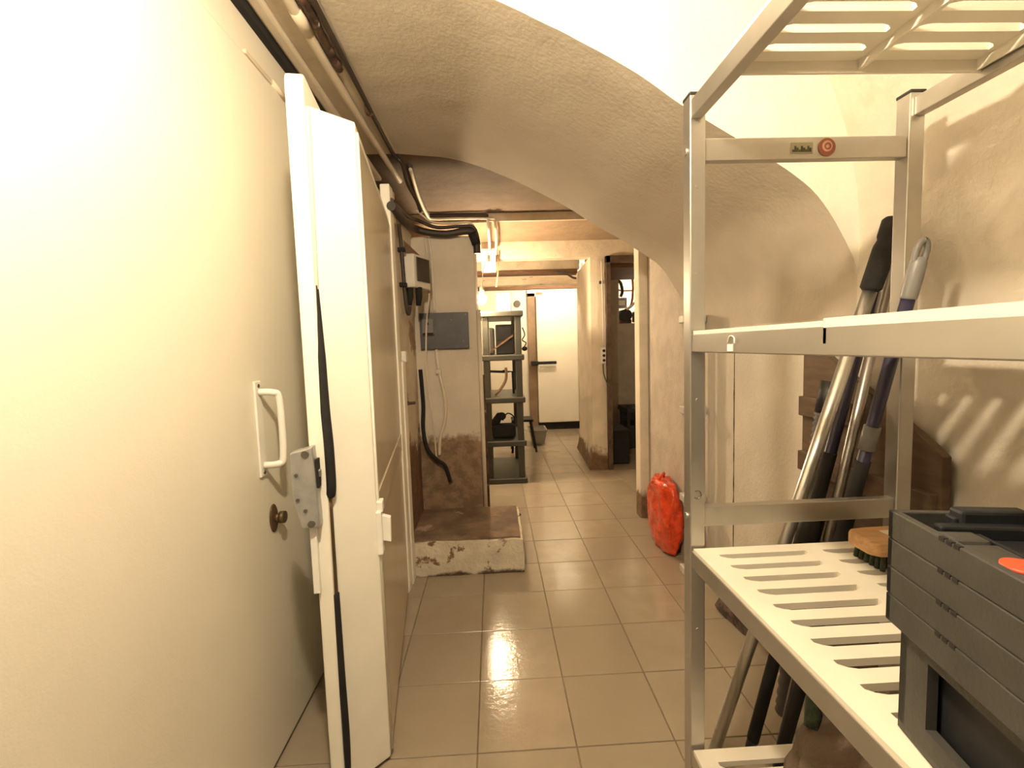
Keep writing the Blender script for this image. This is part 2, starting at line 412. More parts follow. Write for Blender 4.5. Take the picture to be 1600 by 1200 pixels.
pts = [(-.108, -1.18, 2.0), (-.111, -1.178, 1.8), (-.115, -1.178, 1.55), (-.120, -1.176, 1.42)]
local(S(pts, .007, 8), 'seal_strip', 'creampipe', d2)
pts = smooth_path([(-.119, -1.176, 1.64), (-.117, -1.178, 1.5), (-.115, -1.182, 1.33), (-.112, -1.185, 1.18), (-.107, -1.19, 1.08), (-.107, -1.19, .97), (-.114, -1.18, .93)], 6)
local(tube(bmesh.new(), pts, [.004]+[.004+.010*min(1, i/12) for i in range(1, len(pts)-1)]+[.006], 8), 'gasket', 'black', d2)
local(S([(-.119, -1.174, .93), (-.119, -1.174, .5), (-.119, -1.174, .02)], .009, 8), 'gasket', 'brass', d2)
local(S([(-.116, -1.182, .64), (-.114, -1.184, .40), (-.112, -1.184, .20), (-.118, -1.176, .05)], .011, 8), 'gasket', 'black', d2)
lk = local(prism(bmesh.new(), [(-.200, 1.073), (-.141, 1.087), (-.134, .90), (-.134, .861), (-.180, .861), (-.198, .935)], 'y', -1.235, -1.194, bev=.003), 'lock_case', 'lock', d2)
for x, z, rr in ((-.160, 1.068, .010), (-.186, 1.012, .005), (-.186, .943, .005), (-.168, .912, .005), (-.155, .873, .010)):
    local(disc(bmesh.new(), (x, -1.2365, z), rr, 'y', .005, 14), 'screw', 'screw', lk)
local(B(-.137, -.131, -1.228, -1.200, .97, 1.05), 'latch_slot', 'black', lk)
local(B(-.137, -.126, -1.224, -1.206, 1.0, 1.02, bev=.003), 'latch_tongue', 'steel', lk)
local(B(-.168, -.150, -1.212, -1.195, .66, .861, bev=.002), 'guide_rail', 'white', d2)
bm = B(-.002, .018, -1.08, -1.04, .835, .870, bev=.003); box(bm, -.004, .014, -1.09, -1.05, .70, .84, bev=.004)
prism(bm, [(.0, .745), (.038, .735), (.040, .815), (.0, .83)], 'y', -1.075, -1.055, bev=.002)
local(bm, 'door_catch', 'white', d2)

# jamb behind it, wall fittings on the left
struct('trim_13', B(-.555, -.505, 2.505, 2.585, -.0, 2.2, bev=.006), 'leaf')
struct('trim_14', B(-.535, -.50, 2.60, 2.68, .0, 1.28, bev=.004), 'leaf')
struct('trim_15', B(-.56, -.51, 2.60, 2.66, 2.03, 2.20, bev=.004), 'fascia')

# ------------------------------------------------------------------ pipes and cables, upper left
bm = S([(-.606, -.9, 2.457), (-.606, 1.0, 2.457), (-.606, 2.0, 2.455), (-.59, 2.80, 2.455), (-.575, 3.20, 2.45)], .017, 12, 8)
bm2 = T([(-.606, 1.64, 2.457), (-.606, 1.75, 2.457)], .021, 12)
pp = thing('cream_conduit', 'cream painted conduit running along the ceiling strip at left', 'pipe', (-.606, 1.5, 2.44))
obj('pipe', bm, 'creampipe', pp); obj('coupling', bm2, 'creampipe', pp)
bm = bmesh.new()
pts = [(-.566+.005*math.sin(y*9), y, 2.462) for y in [x*.06 for x in range(-10, 34)]]
tube(bm, pts, [.010+.005*abs(math.sin(i*1.7)) for i in range(len(pts))], 8)
for y in (1.60, 1.72, 1.86, 1.94): ball(bm, (-.566, y, 2.460), .017, .9, 1.6, .8, 10)
tag(obj('rusted_conduit', bm, 'rust'), 'rusted flaking conduit between the cream conduit and the vault', 'pipe')
bm = S([(-.534, -.8, 2.464), (-.534, 1.2, 2.464), (-.534, 2.0, 2.464), (-.534, 2.76, 2.464), (-.50, 2.87, 2.44), (-.49, 2.98, 2.36), (-.455, 3.08, 2.29), (-.44, 3.14, 2.235)], .011, 8)
tag(obj('thin_cable', bm, 'cable'), 'thin dark cable along the left edge of the vault', 'cable')
bm = S([(-.545, 2.26, 2.475), (-.545, 2.27, 2.44), (-.535, 2.29, 2.432), (-.52, 2.30, 2.445)], .005, 6)
tag(obj('wall_hook', bm, 'rust'), 'small rusty hook under the ceiling strip beside the cream conduit', 'hook')
bm = S([(-.50, 2.50, 2.085), (-.50, 2.70, 2.10), (-.505, 2.95, 2.115), (-.49, 3.17, 2.135), (-.40, 3.205, 2.115), (-.28, 3.21, 2.105), (-.16, 3.215, 2.122), (-.105, 3.225, 2.11), (-.088, 3.24, 2.05), (-.085, 3.25, 1.98)], .024, 10)
cb = thing('cable_bundle', 'thick dark cable bundle wrapped round the top of the meter pillar', 'cable', (-.3, 3.2, 2.1))
obj('main_cable', bm, 'cable', cb)
obj('side_cable', S([(-.50, 2.52, 2.12), (-.50, 2.95, 2.16), (-.47, 3.17, 2.19), (-.35, 3.21, 2.15), (-.2, 3.22, 2.155), (-.10, 3.225, 2.145), (-.07, 3.26, 2.04)], .012, 8), 'cable', cb)
obj('side_cable', S([(-.47, 3.15, 2.25), (-.38, 3.20, 2.185), (-.25, 3.22, 2.175), (-.14, 3.22, 2.18), (-.1, 3.24, 2.16)], .008, 8), 'creampipe', cb)
obj('tape_wrap', T([(-.115, 3.222, 2.115), (-.088, 3.24, 2.04)], .030, 10), 'black', cb)
for k, (z, m, r) in enumerate(((2.455, 'cable', .013), (2.43, 'creampipe', .011))):
    bm = S([(-.47+.0*k, 3.0, z+.02), (-.50, 3.5, z+.01), (-.50, 3.95, z), (-.47, 4.05, z), (-.25, 4.05, z), (.0+.06*k, 4.05, z-.005)], r, 8)
    tag(obj('beam_conduit', bm, m), ('dark' if k == 0 else 'cream')+' conduit running across the front of the beam', 'pipe')
# black riser with clips beside the meter box
bm = S([(-.51, 2.74, 2.055), (-.51, 2.78, 1.95), (-.505, 2.79, 1.72), (-.50, 2.80, 1.60), (-.497, 2.825, 1.555), (-.495, 2.855, 1.565), (-.493, 2.875, 1.600)], .011, 8)
rs = thing('black_riser', 'black cable looping up into the underside of the meter box', 'cable', (-.505, 2.79, 1.55))
obj('cable', bm, 'cable', rs)
for z in (1.92, 1.72): obj('clip', B(-.53, -.488, 2.765, 2.80, z-.012, z+.012, bev=.003), 'black', rs)
# meter box
mb = thing('meter_box', 'off-white electric meter box with smoked window on the left wall', 'electric box', (-.47, 2.95, 1.70))
bm = prism(bmesh.new(), [(-.53, 2.86), (-.455, 2.86), (-.385, 3.02), (-.385, 3.06), (-.53, 3.06)], 'z', 1.715, 1.915, bev=.008); obj('case', bm, 'box', mb)
obj('smoked_window', prism(bmesh.new(), [(-.4425, 2.880), (-.4375, 2.878), (-.381, 3.010), (-.386, 3.012)], 'z', 1.755, 1.898, bev=.002), 'smoke', mb)
for x, y in ((-.492, 2.89), (-.442, 2.92)): obj('cable_gland', tube(bmesh.new(), [(x, y, 1.72), (x, y, 1.66), (x-.006, y, 1.61)], [.022, .020, .015], 10), 'black', mb)
bm = prism(bmesh.new(), [(-.53, 1.90), (-.43, 1.92), (-.53, 2.02)], 'y', 2.98, 3.04); obj('bracket', bm, 'wood', mb)
bm = S([(-.40, 3.075, 1.70), (-.41, 3.10, 1.64), (-.44, 3.17, 1.5), (-.455, 3.18, 1.2), (-.435, 3.2, .9), (-.425, 3.215, .72), (-.42, 3.22, .58)], .006, 6)
tag(obj('hanging_wire', bm, 'creampipe'), 'thin wire hanging from the meter box down past the slate board', 'cable')
# slate board with breaker
sb = thing('meter_board', 'dark slate-grey board with a small breaker on the pillar face', 'electric board', (-.33, 3.23, 1.33))
obj('board', B(-.492, -.162, 3.215, 3.25, 1.34, 1.585, bev=.003), 'slate', sb)
br = obj('breaker', B(-.475, -.395, 3.195, 3.216, 1.435, 1.545, bev=.004), 'slate2', sb)
obj('breaker_switch', B(-.445, -.428, 3.185, 3.197, 1.505, 1.518), 'black', br); obj('breaker_lip', B(-.47, -.40, 3.188, 3.197, 1.44, 1.45), 'black', br)
for x, z in ((-.275, 1.535), (-.18, 1.57), (-.20, 1.39), (-.175, 1.355)): obj('screw', disc(bmesh.new(), (x, 3.214, z), .004, 'y', .004, 8), 'screw', sb)
for k, x in enumerate((-.415, -.390)):
    bm = S([(x-.015, 3.235, 2.09), (x-.004, 3.235, 1.9), (x, 3.235, 1.58)], .008, 8)
    tag(obj('pillar_conduit', bm, 'creampipe'), ('left' if k == 0 else 'right')+' of the pair of thin conduits from cables down to the slate board', 'pipe')
bm = S([(-.39, 3.235, 1.345), (-.38, 3.232, 1.2), (-.345, 3.232, 1.0), (-.35, 3.235, .85), (-.39, 3.235, .72), (-.40, 3.24, .60)], .011, 8)
cd = thing('lower_conduit', 'bent grey conduit below the slate board', 'pipe', (-.38, 3.235, .6)); obj('pipe', bm, 'creampipe', cd)
obj('clip', B(-.398, -.36, 3.215, 3.25, 1.17, 1.20, bev=.004), 'box', cd)
bm = S([(-.50, 3.205, 1.205), (-.495, 3.20, 1.1), (-.49, 3.19, .95), (-.495, 3.17, .80), (-.47, 3.17, .66), (-.41, 3.18, .58), (-.36, 3.2, .53), (-.33, 3.21, .42)], .0135, 10)
tag(obj('black_hose', bm, 'black'), 'black bent hose end hanging in the corner beside the pillar', 'hose')
bm = B(-.53, -.50, 2.70, 2.755, 1.27, 1.335, bev=.004); tag(obj('light_switch', bm, 'white'), 'small white switch box on the left wall near the door jamb', 'switch')
bm = B(-.53, -.50, 2.705, 2.735, 1.02, 1.045, bev=.004); tube(bm, [(-.51, 2.72, 1.03), (-.47, 2.75, 1.03)], .009, 8)
tag(obj('wall_bolt', bm, 'rust'), 'small rusty bolt on the left wall below the switch', 'bolt')
bm = T([(-.09, 3.255, .02), (-.092, 3.255, 1.6)], .015, 10)
tag(obj('corner_pipe', bm, 'creampipe'), 'pale vertical pipe on the right corner of the pillar', 'pipe')
bm = T([(-.07, 3.30, .02), (-.075, 3.30, 1.15)], .010, 8); box(bm, -.09, -.055, 3.28, 3.32, .02, .14)
tag(obj('corner_rod', bm, 'rust'), 'rusty rod standing beside the pale corner pipe', 'pipe')

# ------------------------------------------------------------------ masonry step
st = thing('masonry_step', 'low masonry step with flaking whitewashed front and dark worn top', 'step', (-.2, 2.95, 0))
def rough_block(x0, x1, y0, y1, z0, z1, nx, ny, nz_, amp):
    bm = bmesh.new(); bmesh.ops.create_cube(bm, size=1)
    bmesh.ops.subdivide_edges(bm, edges=bm.edges[:], cuts=9, use_grid_fill=True)
    for v in bm.verts:
        p = Vector(((x0+x1)/2+v.co.x*(x1-x0), (y0+y1)/2+v.co.y*(y1-y0), (z0+z1)/2+v.co.z*(z1-z0)))
        r = 1-max(0, (abs(v.co.x)+abs(v.co.z)-.9))*.06
        p.x = (x0+x1)/2+(p.x-(x0+x1)/2)*r; p.z = z0+(p.z-z0)*r
        q = p*9
        p += Vector((nz.noise(q), nz.noise(q+Vector((9, 0, 0))), nz.noise(q+Vector((0, 9, 0)))))*amp
        if p.z < 0: p.z = 0
        v.co = p
    return bm
obj('step_body', rough_block(-.53, .14, 2.68, 3.24, 0, .205, 1, 1, 1, .008), 'stepface', st)
obj('step_top', rough_block(-.53, .125, 2.70, 3.24, .19, .214, 1, 1, 1, .004), 'concrete', st)
obj('iron_stub', T([(.12, 3.12, .19), (.15, 3.12, .19)], .008, 6), 'rust', st)

# ------------------------------------------------------------------ lamp at the far end of the corridor
lp = thing('bare_bulb', 'bare lit bulb hanging beside the pillar above the dark green rack', 'lamp', (-.088, 4.43, 1.74))
bm = bmesh.new(); ball(bm, FAR_POS, .045, 1, 1, 1.1, 20); obj('glass_bulb', bm, 'bulb', lp)
bm = T([(-.088, 4.43, 1.835), (-.085, 4.43, 1.90)], .020, 12); obj('socket', bm, 'white', lp)
obj('cord', S([(-.085, 4.43, 1.90), (-.075, 4.47, 2.0), (-.06, 4.6, 2.12), (-.03, 4.78, 2.16)], .006, 6), 'box', lp)
jb = thing('junction_box', 'white junction box on the lintel above the hanging bulb', 'electric box', (0, 4.84, 2.08))
obj('box', B(-.085, .06, 4.80, 4.87, 2.10, 2.33, bev=.006), 'white', jb)
obj('terminal', B(-.02, .0, 4.785, 4.80, 2.20, 2.26), 'wood', jb)
for k, x in enumerate((.0, .062)):
    bm = S([(x-.008, 4.06, 2.42), (x-.004, 4.07, 2.34), (x, 4.3, 2.30), (x, 4.6, 2.28), (x, 4.79, 2.27)], .011, 8)
    tag(obj('drop_conduit', bm, 'white' if k == 0 else 'creampipe'), ('left white' if k == 0 else 'right cream')+' conduit dropping from the beam to the junction box', 'pipe')
bm = T([(.085, 4.83, 2.27), (.075, 4.83, 2.08), (.055, 4.84, 1.95)], .008, 6)
tag(obj('wooden_lath', bm, 'wooden'), 'thin slat hanging slanted beside the junction box', 'slat')

# ------------------------------------------------------------------ dark green plastic rack
rk = thing('plastic_rack', 'tall narrow dark green plastic five-tier rack beside the pillar', 'shelf', (.085, 4.92, 0))
def rack(root, x0, x1, y0, y1, tops, mat, lip=.022, th=.055):
    for z in tops:
        bm = B(x0-lip, x1+lip, y0-lip, y1+lip, z-th, z, bev=.010); obj('shelf_board', bm, mat, root)
    for i, (a, b) in enumerate(zip(tops, tops[1:])):
        for x in (x0, x1-.062):
            for y in (y0, y1-.045):
                obj('post', B(x, x+.062, y, y+.045, a-.002, b-th+.002, bev=.008), mat, root)
RT = [.055, .425, .85, 1.262, 1.68]
rack(rk, -.10, .275, 4.50, 5.34, RT, 'rackg')
tb_ = thing('plastic_tub', 'translucent plastic tub standing on top of the dark green rack', 'box', (.12, 4.70, 1.68))
bm = bmesh.new()
for a in ((.045, .049, 4.60, 4.80), (.186, .19, 4.60, 4.80), (.045, .19, 4.60, 4.604), (.045, .19, 4.796, 4.80)): box(bm, *a, 1.682, 1.85)
box(bm, .045, .19, 4.60, 4.80, 1.681, 1.686); obj('tub', bm, 'clear', tb_)
obj('lid', B(.04, .195, 4.595, 4.805, 1.85, 1.862, bev=.003), 'clear', tb_)
for k, x in enumerate((.075, .105, .135, .16)):
    bm = bmesh.new(); ball(bm, (x, 4.66+.02*(k % 2), 1.704), .018, 1, 1, 1, 10)
    tag(obj('small_jar', bm, 'white'), 'small white knob in the translucent tub, number '+['one', 'two', 'three', 'four'][k]+' from the left', 'knob', 'white knobs in the tub')
rd = thing('old_radio', 'dark boxy appliance on the second tier of the dark green rack', 'appliance', (.10, 4.72, 1.262))
obj('case', B(.03, .21, 4.66, 4.80, 1.264, 1.56, bev=.01), 'blackp', rd); obj('screen', B(.05, .19, 4.652, 4.662, 1.40, 1.54, bev=.004), 'smoke', rd)
bm = B(-.045, .02, 4.66, 4.78, 1.264, 1.53, bev=.02); tag(obj('grey_canister', bm, 'chose'), 'grey canister left of the dark appliance on the green rack', 'canister')
bm = prism(bmesh.new(), [(-.03, 1.285), (.20, 1.44), (.20, 1.46), (-.03, 1.30)], 'y', 4.56, 4.60); tag(obj('wooden_strip', bm, 'wood'), 'dark wooden strip leaning across the second tier of the green rack', 'slat')
bm = S([(.29, 4.55, 1.52), (.31, 4.53, 1.45), (.285, 4.53, 1.40), (.32, 4.53, 1.37), (.30, 4.53, 1.33)], .006, 6); ball(bm, (.305, 4.535, 1.315), .028, 1, 1, .8, 10)
tag(obj('dangling_cable', bm, 'black'), 'tangled black cable hanging on the right side of the green rack', 'cable')
bm = S([(.00, 4.70, .862), (.05, 4.70, .90), (.11, 4.70, .99), (.125, 4.70, 1.06), (.12, 4.70, 1.13)], .014, 8)
tag(obj('tan_hose', bm, 'hose'), 'tan hose curving up from the middle tier of the green rack', 'hose')
bm = T([(-.05, 4.755, 1.095), (.10, 4.755, 1.085), (.19, 4.755, 1.085), (.195, 4.755, .86)], .012, 8); ball(bm, (.11, 4.755, 1.09), .02, 1.6, 1, .8, 8)
tag(obj('black_bar', bm, 'black'), 'black angled bar above the tan hose in the green rack', 'bar')
dr = thing('power_tool', 'black power tool with a looped cord on a low tier of the green rack', 'tool', (.08, 4.68, .425))
bm = B(-.04, .20, 4.60, 4.78, .427, .56, bev=.03); obj('body', bm, 'black', dr)
bm = T([(-.02, 4.69, .55), (.05, 4.69, .66)], [.05, .035], 10); ball(bm, (.06, 4.69, .64), .05, 1, 1, .8, 10); obj('grip', bm, 'black', dr)
obj('cord_loop', S([(.07, 4.66, .60), (.12, 4.66, .67), (.18, 4.66, .64), (.19, 4.66, .56)], .007, 6), 'black', dr)

# ------------------------------------------------------------------ things near the far cold room door
bm = disc(bmesh.new(), (.40, 7.395, 2.0), .055, 'y', .03, 24)
dl = thing('round_dial', 'round dial thermometer on the pale panel left of the far door', 'dial', (.40, 7.39, 1.945))
obj('dial_case', bm, 'brass', dl); obj('dial_face', disc(bmesh.new(), (.40, 7.378, 2.0), .042, 'y', .006, 24), 'chose', dl)
bm = T([(-.3, 6.05, 2.25), (1.10, 6.05, 2.235)], .012, 8)
tag(obj('overhead_pipe', bm, 'copper'), 'reddish pipe crossing in front of the stained beam', 'pipe')
bm = S([(.80, 5.75, 2.22), (.93, 5.76, 2.20), (1.0, 5.78, 2.16), (1.05, 5.8, 2.15)], .014, 8)
tag(obj('bent_pipe', bm, 'chose'), 'short bent grey pipe under the lintel beside the column', 'pipe')
tr = thing('plastic_tray', 'shallow translucent plastic tray on the floor before the far door', 'tray', (.60, 6.3, 0))
bm = bmesh.new(); P = [(.47, .67, 6.2, 6.55)]
b0 = [(.49, 6.22), (.65, 6.22), (.65, 6.50), (.49, 6.50)]; b1 = [(.455, 6.18), (.685, 6.18), (.685, 6.55), (.455, 6.55)]
va = [bm.verts.new((*p, .012)) for p in b0]; vb = [bm.verts.new((*p, .20)) for p in b1]
bm.faces.new(va)
for i in range(4): bm.faces.new((va[i], va[(i+1) % 4], vb[(i+1) % 4], vb[i]))
to = obj('tray_body', bm, 'clear', tr); md = to.modifiers.new('solid', 'SOLIDIFY'); md.thickness = .006
bm = bmesh.new()
for a in ((.445, .695, 6.17, 6.19), (.445, .695, 6.54, 6.56), (.445, .465, 6.17, 6.56), (.675, .695, 6.17, 6.56)): box(bm, *a, .195, .207, bev=.003)
obj('tray_rim', bm, 'clear', tr)
sl = thing('black_stool', 'low black metal stool standing behind the green rack', 'stool', (.38, 5.9, 0))
obj('seat', B(.20, .47, 5.72, 6.02, .40, .43, bev=.008), 'black', sl)
for x, dx in ((.22, -.02), (.44, .06)):
    for y in (5.75, 5.99): obj('leg', T([(x, y, .41), (x+dx, y, .012), ], .014, 8), 'black', sl)
# socket on the column
so = thing('wall_socket', 'white triple socket with black holes on the column by the side doorway', 'socket', (1.14, 4.85, 1.1))
obj('plate', B(1.115, 1.175, 4.835, 4.862, 1.13, 1.30, bev=.006), 'white', so)
for z in (1.265, 1.215, 1.165): obj('socket_hole', disc(bmesh.new(), (1.152, 4.833, z), .015, 'y', .006, 12), 'black', so)
bm = S([(1.15, 4.85, 1.31), (1.152, 4.852, 1.7), (1.145, 4.852, 2.2)], .006, 6)
tag(obj('socket_wire', bm, 'box'), 'thin wire running up the column from the socket', 'cable')
bm = S([(1.145, 4.85, 1.13), (1.15, 4.845, 1.02), (1.18, 4.835, .93), (1.2, 4.82, .90)], .007, 6)
tag(obj('socket_lead', bm, 'chose'), 'grey lead drooping from the socket to the doorway frame', 'cable')
bm = B(1.12, 1.15, 4.85, 4.865, 1.955, 1.985); tag(obj('wall_clip', bm, 'rust'), 'small dark clip on the column beside the doorway frame', 'clip')

# ------------------------------------------------------------------ side room
cr = thing('bottle_crate', 'dark crate with corner posts in the dim side room', 'crate', (1.9, 5.9, 0))
bm = B(1.66, 2.2, 5.75, 6.15, .01, .30, bev=.01); obj('lower_box', bm, 'crated', cr)
bm = B(1.64, 2.2, 5.72, 6.15, .46, .52, bev=.006); obj('top_rail', bm, 'crated', cr)
for x in (1.65, 1.80, 2.15): obj('corner_post', B(x, x+.035, 5.73, 5.77, .28, .56), 'crated', cr)
obj('back_board', B(1.66, 2.2, 6.10, 6.14, .28, .50), 'crated', cr)
sk = thing('black_bin', 'black box just inside the side doorway', 'bin', (1.36, 5.2, 0))
obj('bin_body', B(1.24, 1.47, 5.03, 5.42, .005, .36, bev=.012), 'black', sk); obj('bin_lid', B(1.235, 1.475, 5.02, 5.43, .36, .385, bev=.006), 'black', sk)
cm = thing('compressor', 'compressor with pale blue case and round dark motor in the hatch', 'machine', (1.9, 6.6, 1.60))
obj('case', B(1.73, 1.90, 6.55, 6.72, 1.83, 1.97, bev=.006), 'blue', cm); obj('case_label', B(1.77, 1.87, 6.545, 6.552, 1.865, 1.93), 'white', cm)
bm = T([(1.86, 6.46, 1.72), (1.86, 6.70, 1.72)], .085, 16); obj('motor', bm, 'blackp', cm)
obj('motor_foot', B(1.78, 1.94, 6.48, 6.7, 1.60, 1.66), 'rust', cm)
for k, (pts, m, r) in enumerate((([(1.76, 6.5, 2.2), (1.80, 6.5, 2.16), (1.82, 6.5, 2.05), (1.80, 6.52, 1.98)], 'black', .022),
    ([(1.96, 6.5, 2.27), (1.965, 6.48, 2.1), (1.955, 6.48, 1.95), (1.93, 6.5, 1.84), (1.86, 6.5, 1.80)], 'copper', .018),
    ([(1.86, 6.44, 1.80), (1.93, 6.44, 1.84), (1.99, 6.45, 1.92), (2.0, 6.5, 2.0)], 'white', .016),
    ([(1.73, 6.55, 2.10), (1.84, 6.58, 2.07), (2.08, 6.6, 2.07)], 'copper', .012),
    ([(1.97, 6.47, 1.62), (1.975, 6.47, 1.76)], 'wood', .028))):
    obj('pipe', S(pts, r, 8), m, cm)
bm = B(2.0, 2.09, 6.5, 6.6, 1.605, 1.80, bev=.02); tag(obj('white_jug', bm, 'white'), 'white container at the right of the hatch beside the compressor', 'container')

# ------------------------------------------------------------------ pale frame and red bag by the right wall
wr = thing('ladder_frame', 'pale narrow ladder-like frame standing by the right wall behind the metal post', 'frame', (1.11, 2.57, 0))
for x in (1.066, 1.135): obj('upright', B(x, x+.035, 2.545, 2.585, .02, 1.46, bev=.004), 'rackw', wr)
for z in (.02, .445, .95, 1.455):
    obj('ledge', B(1.044, 1.172, 2.53, 2.60, z-.015, z+.028, bev=.006), 'rackw', wr)
    if z > .1: obj('gusset', prism(bmesh.new(), [(1.05, z-.014), (1.068, z-.06), (1.068, z-.014)], 'y', 2.55, 2.58), 'rackw', wr)

def bag():
    bm = bmesh.new(); bmesh.ops.create_icosphere(bm, subdivisions=4, radius=1)
    for v in bm.verts:
        p = v.co.copy()
        s = .62+.38*(1-abs(p.z))
        x = max(-1, min(1, p.x*1.25)); y = max(-1, min(1, p.y*1.25)); z = max(-1, min(1, p.z*1.3))
        q = Vector((1.082+.066*x*(1-.15*max(0, z)), 2.94+.19*y, .225+.222*z))
        rg = abs(math.sin((p.z*3.2+p.x*2+p.y*2.6)))
        q += p.normalized()*(.018*nz.noise(p*3.5)+.016*rg*nz.noise(p*6+Vector((4, 1, 2))))
        q.x = min(q.x, 1.149)
        if q.z < .004: q.z = .004
        v.co = q
    for f in bm.faces: f.smooth = True
    t = thing('red_bag', 'bright red-orange plastic bag on the floor against the right wall', 'bag', (1.075, 2.985, 0))
    obj('sack', bm, 'bag', t)
    for k, (y, dz) in enumerate(((2.93, 0), (2.97, .01), (3.01, .0))):
        obj('fold', S([(1.03, y, .425+dz), (1.05, y+.02, .36), (1.07, y+.05, .30)], [.009]*13, 6), 'bag', t)
    obj('bag_handle', S([(1.05, 2.95, .43), (1.06, 2.93, .475), (1.09, 2.96, .485), (1.10, 3.0, .44)], .008, 6), 'bag', t)
bag()

# ------------------------------------------------------------------ metal shelving in the foreground right
ms = thing('metal_shelving', 'aluminium shelving unit with slotted cream plastic shelves in the right foreground', 'shelf', (.75, .5, 0))
X0, X1, Y0, Y1 = .470, 1.030, -.16, 1.14
LV = [.300, .830, 1.362, 1.897]
for x in (X0, X1-.037):
    for y in (Y0, Y1-.040):
        obj('post', B(x, x+.037, y, y+.040, .02, 1.905, bev=.0025), 'alu', ms)
        obj('post_cap', B(x-.001, x+.038, y-.001, y+.041, 1.903, 1.911, bev=.002), 'blackp', ms)
        obj('foot', T([(x+.018, y+.02, 0), (x+.018, y+.02, .025)], [.022, .016], 10), 'blackp', ms)
for z in LV:
    for x in (X0+.002, X1-.028):
        obj('rail', B(x, x+.026, Y0+.04, Y1-.040, z-.046, z-.004, bev=.002), 'alu', ms)
for z in (1.785, .908):
    for y in (Y0+.008, Y1-.034):
        obj('crossbar', B(X0+.037, X1-.037, y, y+.024, z-.025, z+.025, bev=.002), 'alu', ms)
def panel(x0, x1, y0, y1, z):
    """moulded shelf plate: border, centre rib, transverse bars with rounded slots between"""
    bm = bmesh.new(); xm0, xm1 = (x0+x1)/2-.021, (x0+x1)/2+.021; e = .045; th = .013
    box(bm, x0, x0+e, y0, y1, z-th, z); box(bm, x1-e, x1, y0, y1, z-th, z)
    box(bm, xm0, xm1, y0, y1, z-th, z)
    p = .0535; n = int((y1-y0-.02)/p); ys = y1-.0375
    for (a, b) in ((x0+e, xm0), (xm1, x1-e)):
        box(bm, a, b, ys, y1, z-th, z)
        for k in range(n):
            yt = ys-k*p; yb = yt-.0225
            y2 = ys-(k+1)*p if k < n-1 else y0
            box(bm, a, b, y2, yb, z-th, z)
            for sx, xx in ((1, a), (-1, b)):     # rounded ends of the slot
                prism(bm, [(xx, yb), (xx+sx*.024, yb), (xx+sx*.010, yb+.005), (xx, yb+.013)], 'z', z-th, z)
    box(bm, (xm0+xm1)/2-.004, (xm0+xm1)/2+.004, y0, y1, z-.030, z-th)
    box(bm, x0, x1, y1-.006, y1, z-.036, z-th); box(bm, x0+.030, x0+.034, y0, y1, z-.034, z-th); box(bm, x1-.034, x1-.030, y0, y1, z-.034, z-th)
    return bm
for i, z in enumerate(LV):
    ye = (1.092, 1.092, 1.092, .955)[i]
    ym = .475 if i < 2 else (.655 if i == 2 else .40)
    obj('shelf_panel', panel(X0+.004, X1-.004, ym+.002, ye, z+.004), 'grid', ms)
    obj('shelf_panel', panel(X0+.002, X1-.004, Y0+.045, ym-.002, z+(.004 if i != 2 else .0075)), 'grid', ms)
# stickers, screws, marks
bm = B(.712, .764, Y1-.0362, Y1-.034, 1.772, 1.796); s1 = obj('printed_sticker', bm, 'stick1', ms)
bm = bmesh.new()
for k in range(9):
    h = .003+.004*((k*5) % 3); box(bm, .714+.0052*k, .7185+.0052*k, Y1-.0370, Y1-.036, 1.775, 1.777+h)
obj('sticker_print', bm, 'stick2', s1)
s2 = obj('round_sticker', disc(bmesh.new(), (.798, Y1-.0352, 1.785), .0205, 'y', .002, 28), 'stick3', ms)
obj('sticker_ring', disc(bmesh.new(), (.798, Y1-.0364, 1.787), .0125, 'y', .0012, 24), 'stick4', s2)
obj('sticker_ring', disc(bmesh.new(), (.799, Y1-.0372, 1.787), .0080, 'y', .0012, 24), 'stick3', s2)
obj('sticker_ring', disc(bmesh.new(), (.7975, Y1-.0380, 1.786), .0040, 'y', .0012, 16), 'stick4', s2)
for z in (1.70, 1.60, 1.50, 1.20, .62):
    obj('rivet', disc(bmesh.new(), (X0+.018, Y1-.0405, z), .005, 'y', .002, 10), 'alu', ms)
for z in (.966,):
    bm = S([(X0+.011, Y1-.041, z+.010), (X0+.022, Y1-.041, z+.010), (X0+.026, Y1-.041, z), (X0+.020, Y1-.041, z-.009), (X0+.010, Y1-.041, z-.006)], .0016, 6); obj('scratch_mark', bm, 'screw', ms)
obj('rivet', disc(bmesh.new(), (X0-.001, Y1-.02, 1.785), .008, 'x', .006, 10), 'alu', ms)
obj('rivet', disc(bmesh.new(), (X0-.001, Y1-.02, .908), .008, 'x', .006, 10), 'alu', ms)
# torn label on the middle rail
bm = B(X0+.0005, X0+.002, .905, .925, 1.320, 1.334); obj('torn_label', bm, 'white', ms)
bm = S([(X0+.001, .925, 1.338), (X0+.001, .915, 1.350), (X0+.001, .900, 1.347), (X0+.001, .897, 1.335)], .0012, 6); obj('torn_label', bm, 'white', ms)

# ------------------------------------------------------------------ stack of crates on the shelf
ORG = Vector((.500, .565, .836)); YAW = math.radians(-11)
def cmat(): return Matrix.Translation(ORG) @ Matrix.Rotation(YAW, 4, 'Z')
def place_tree(root, loc):
    root.location = loc; root.rotation_euler = (0, 0, YAW)
CW, CL = .40, .55
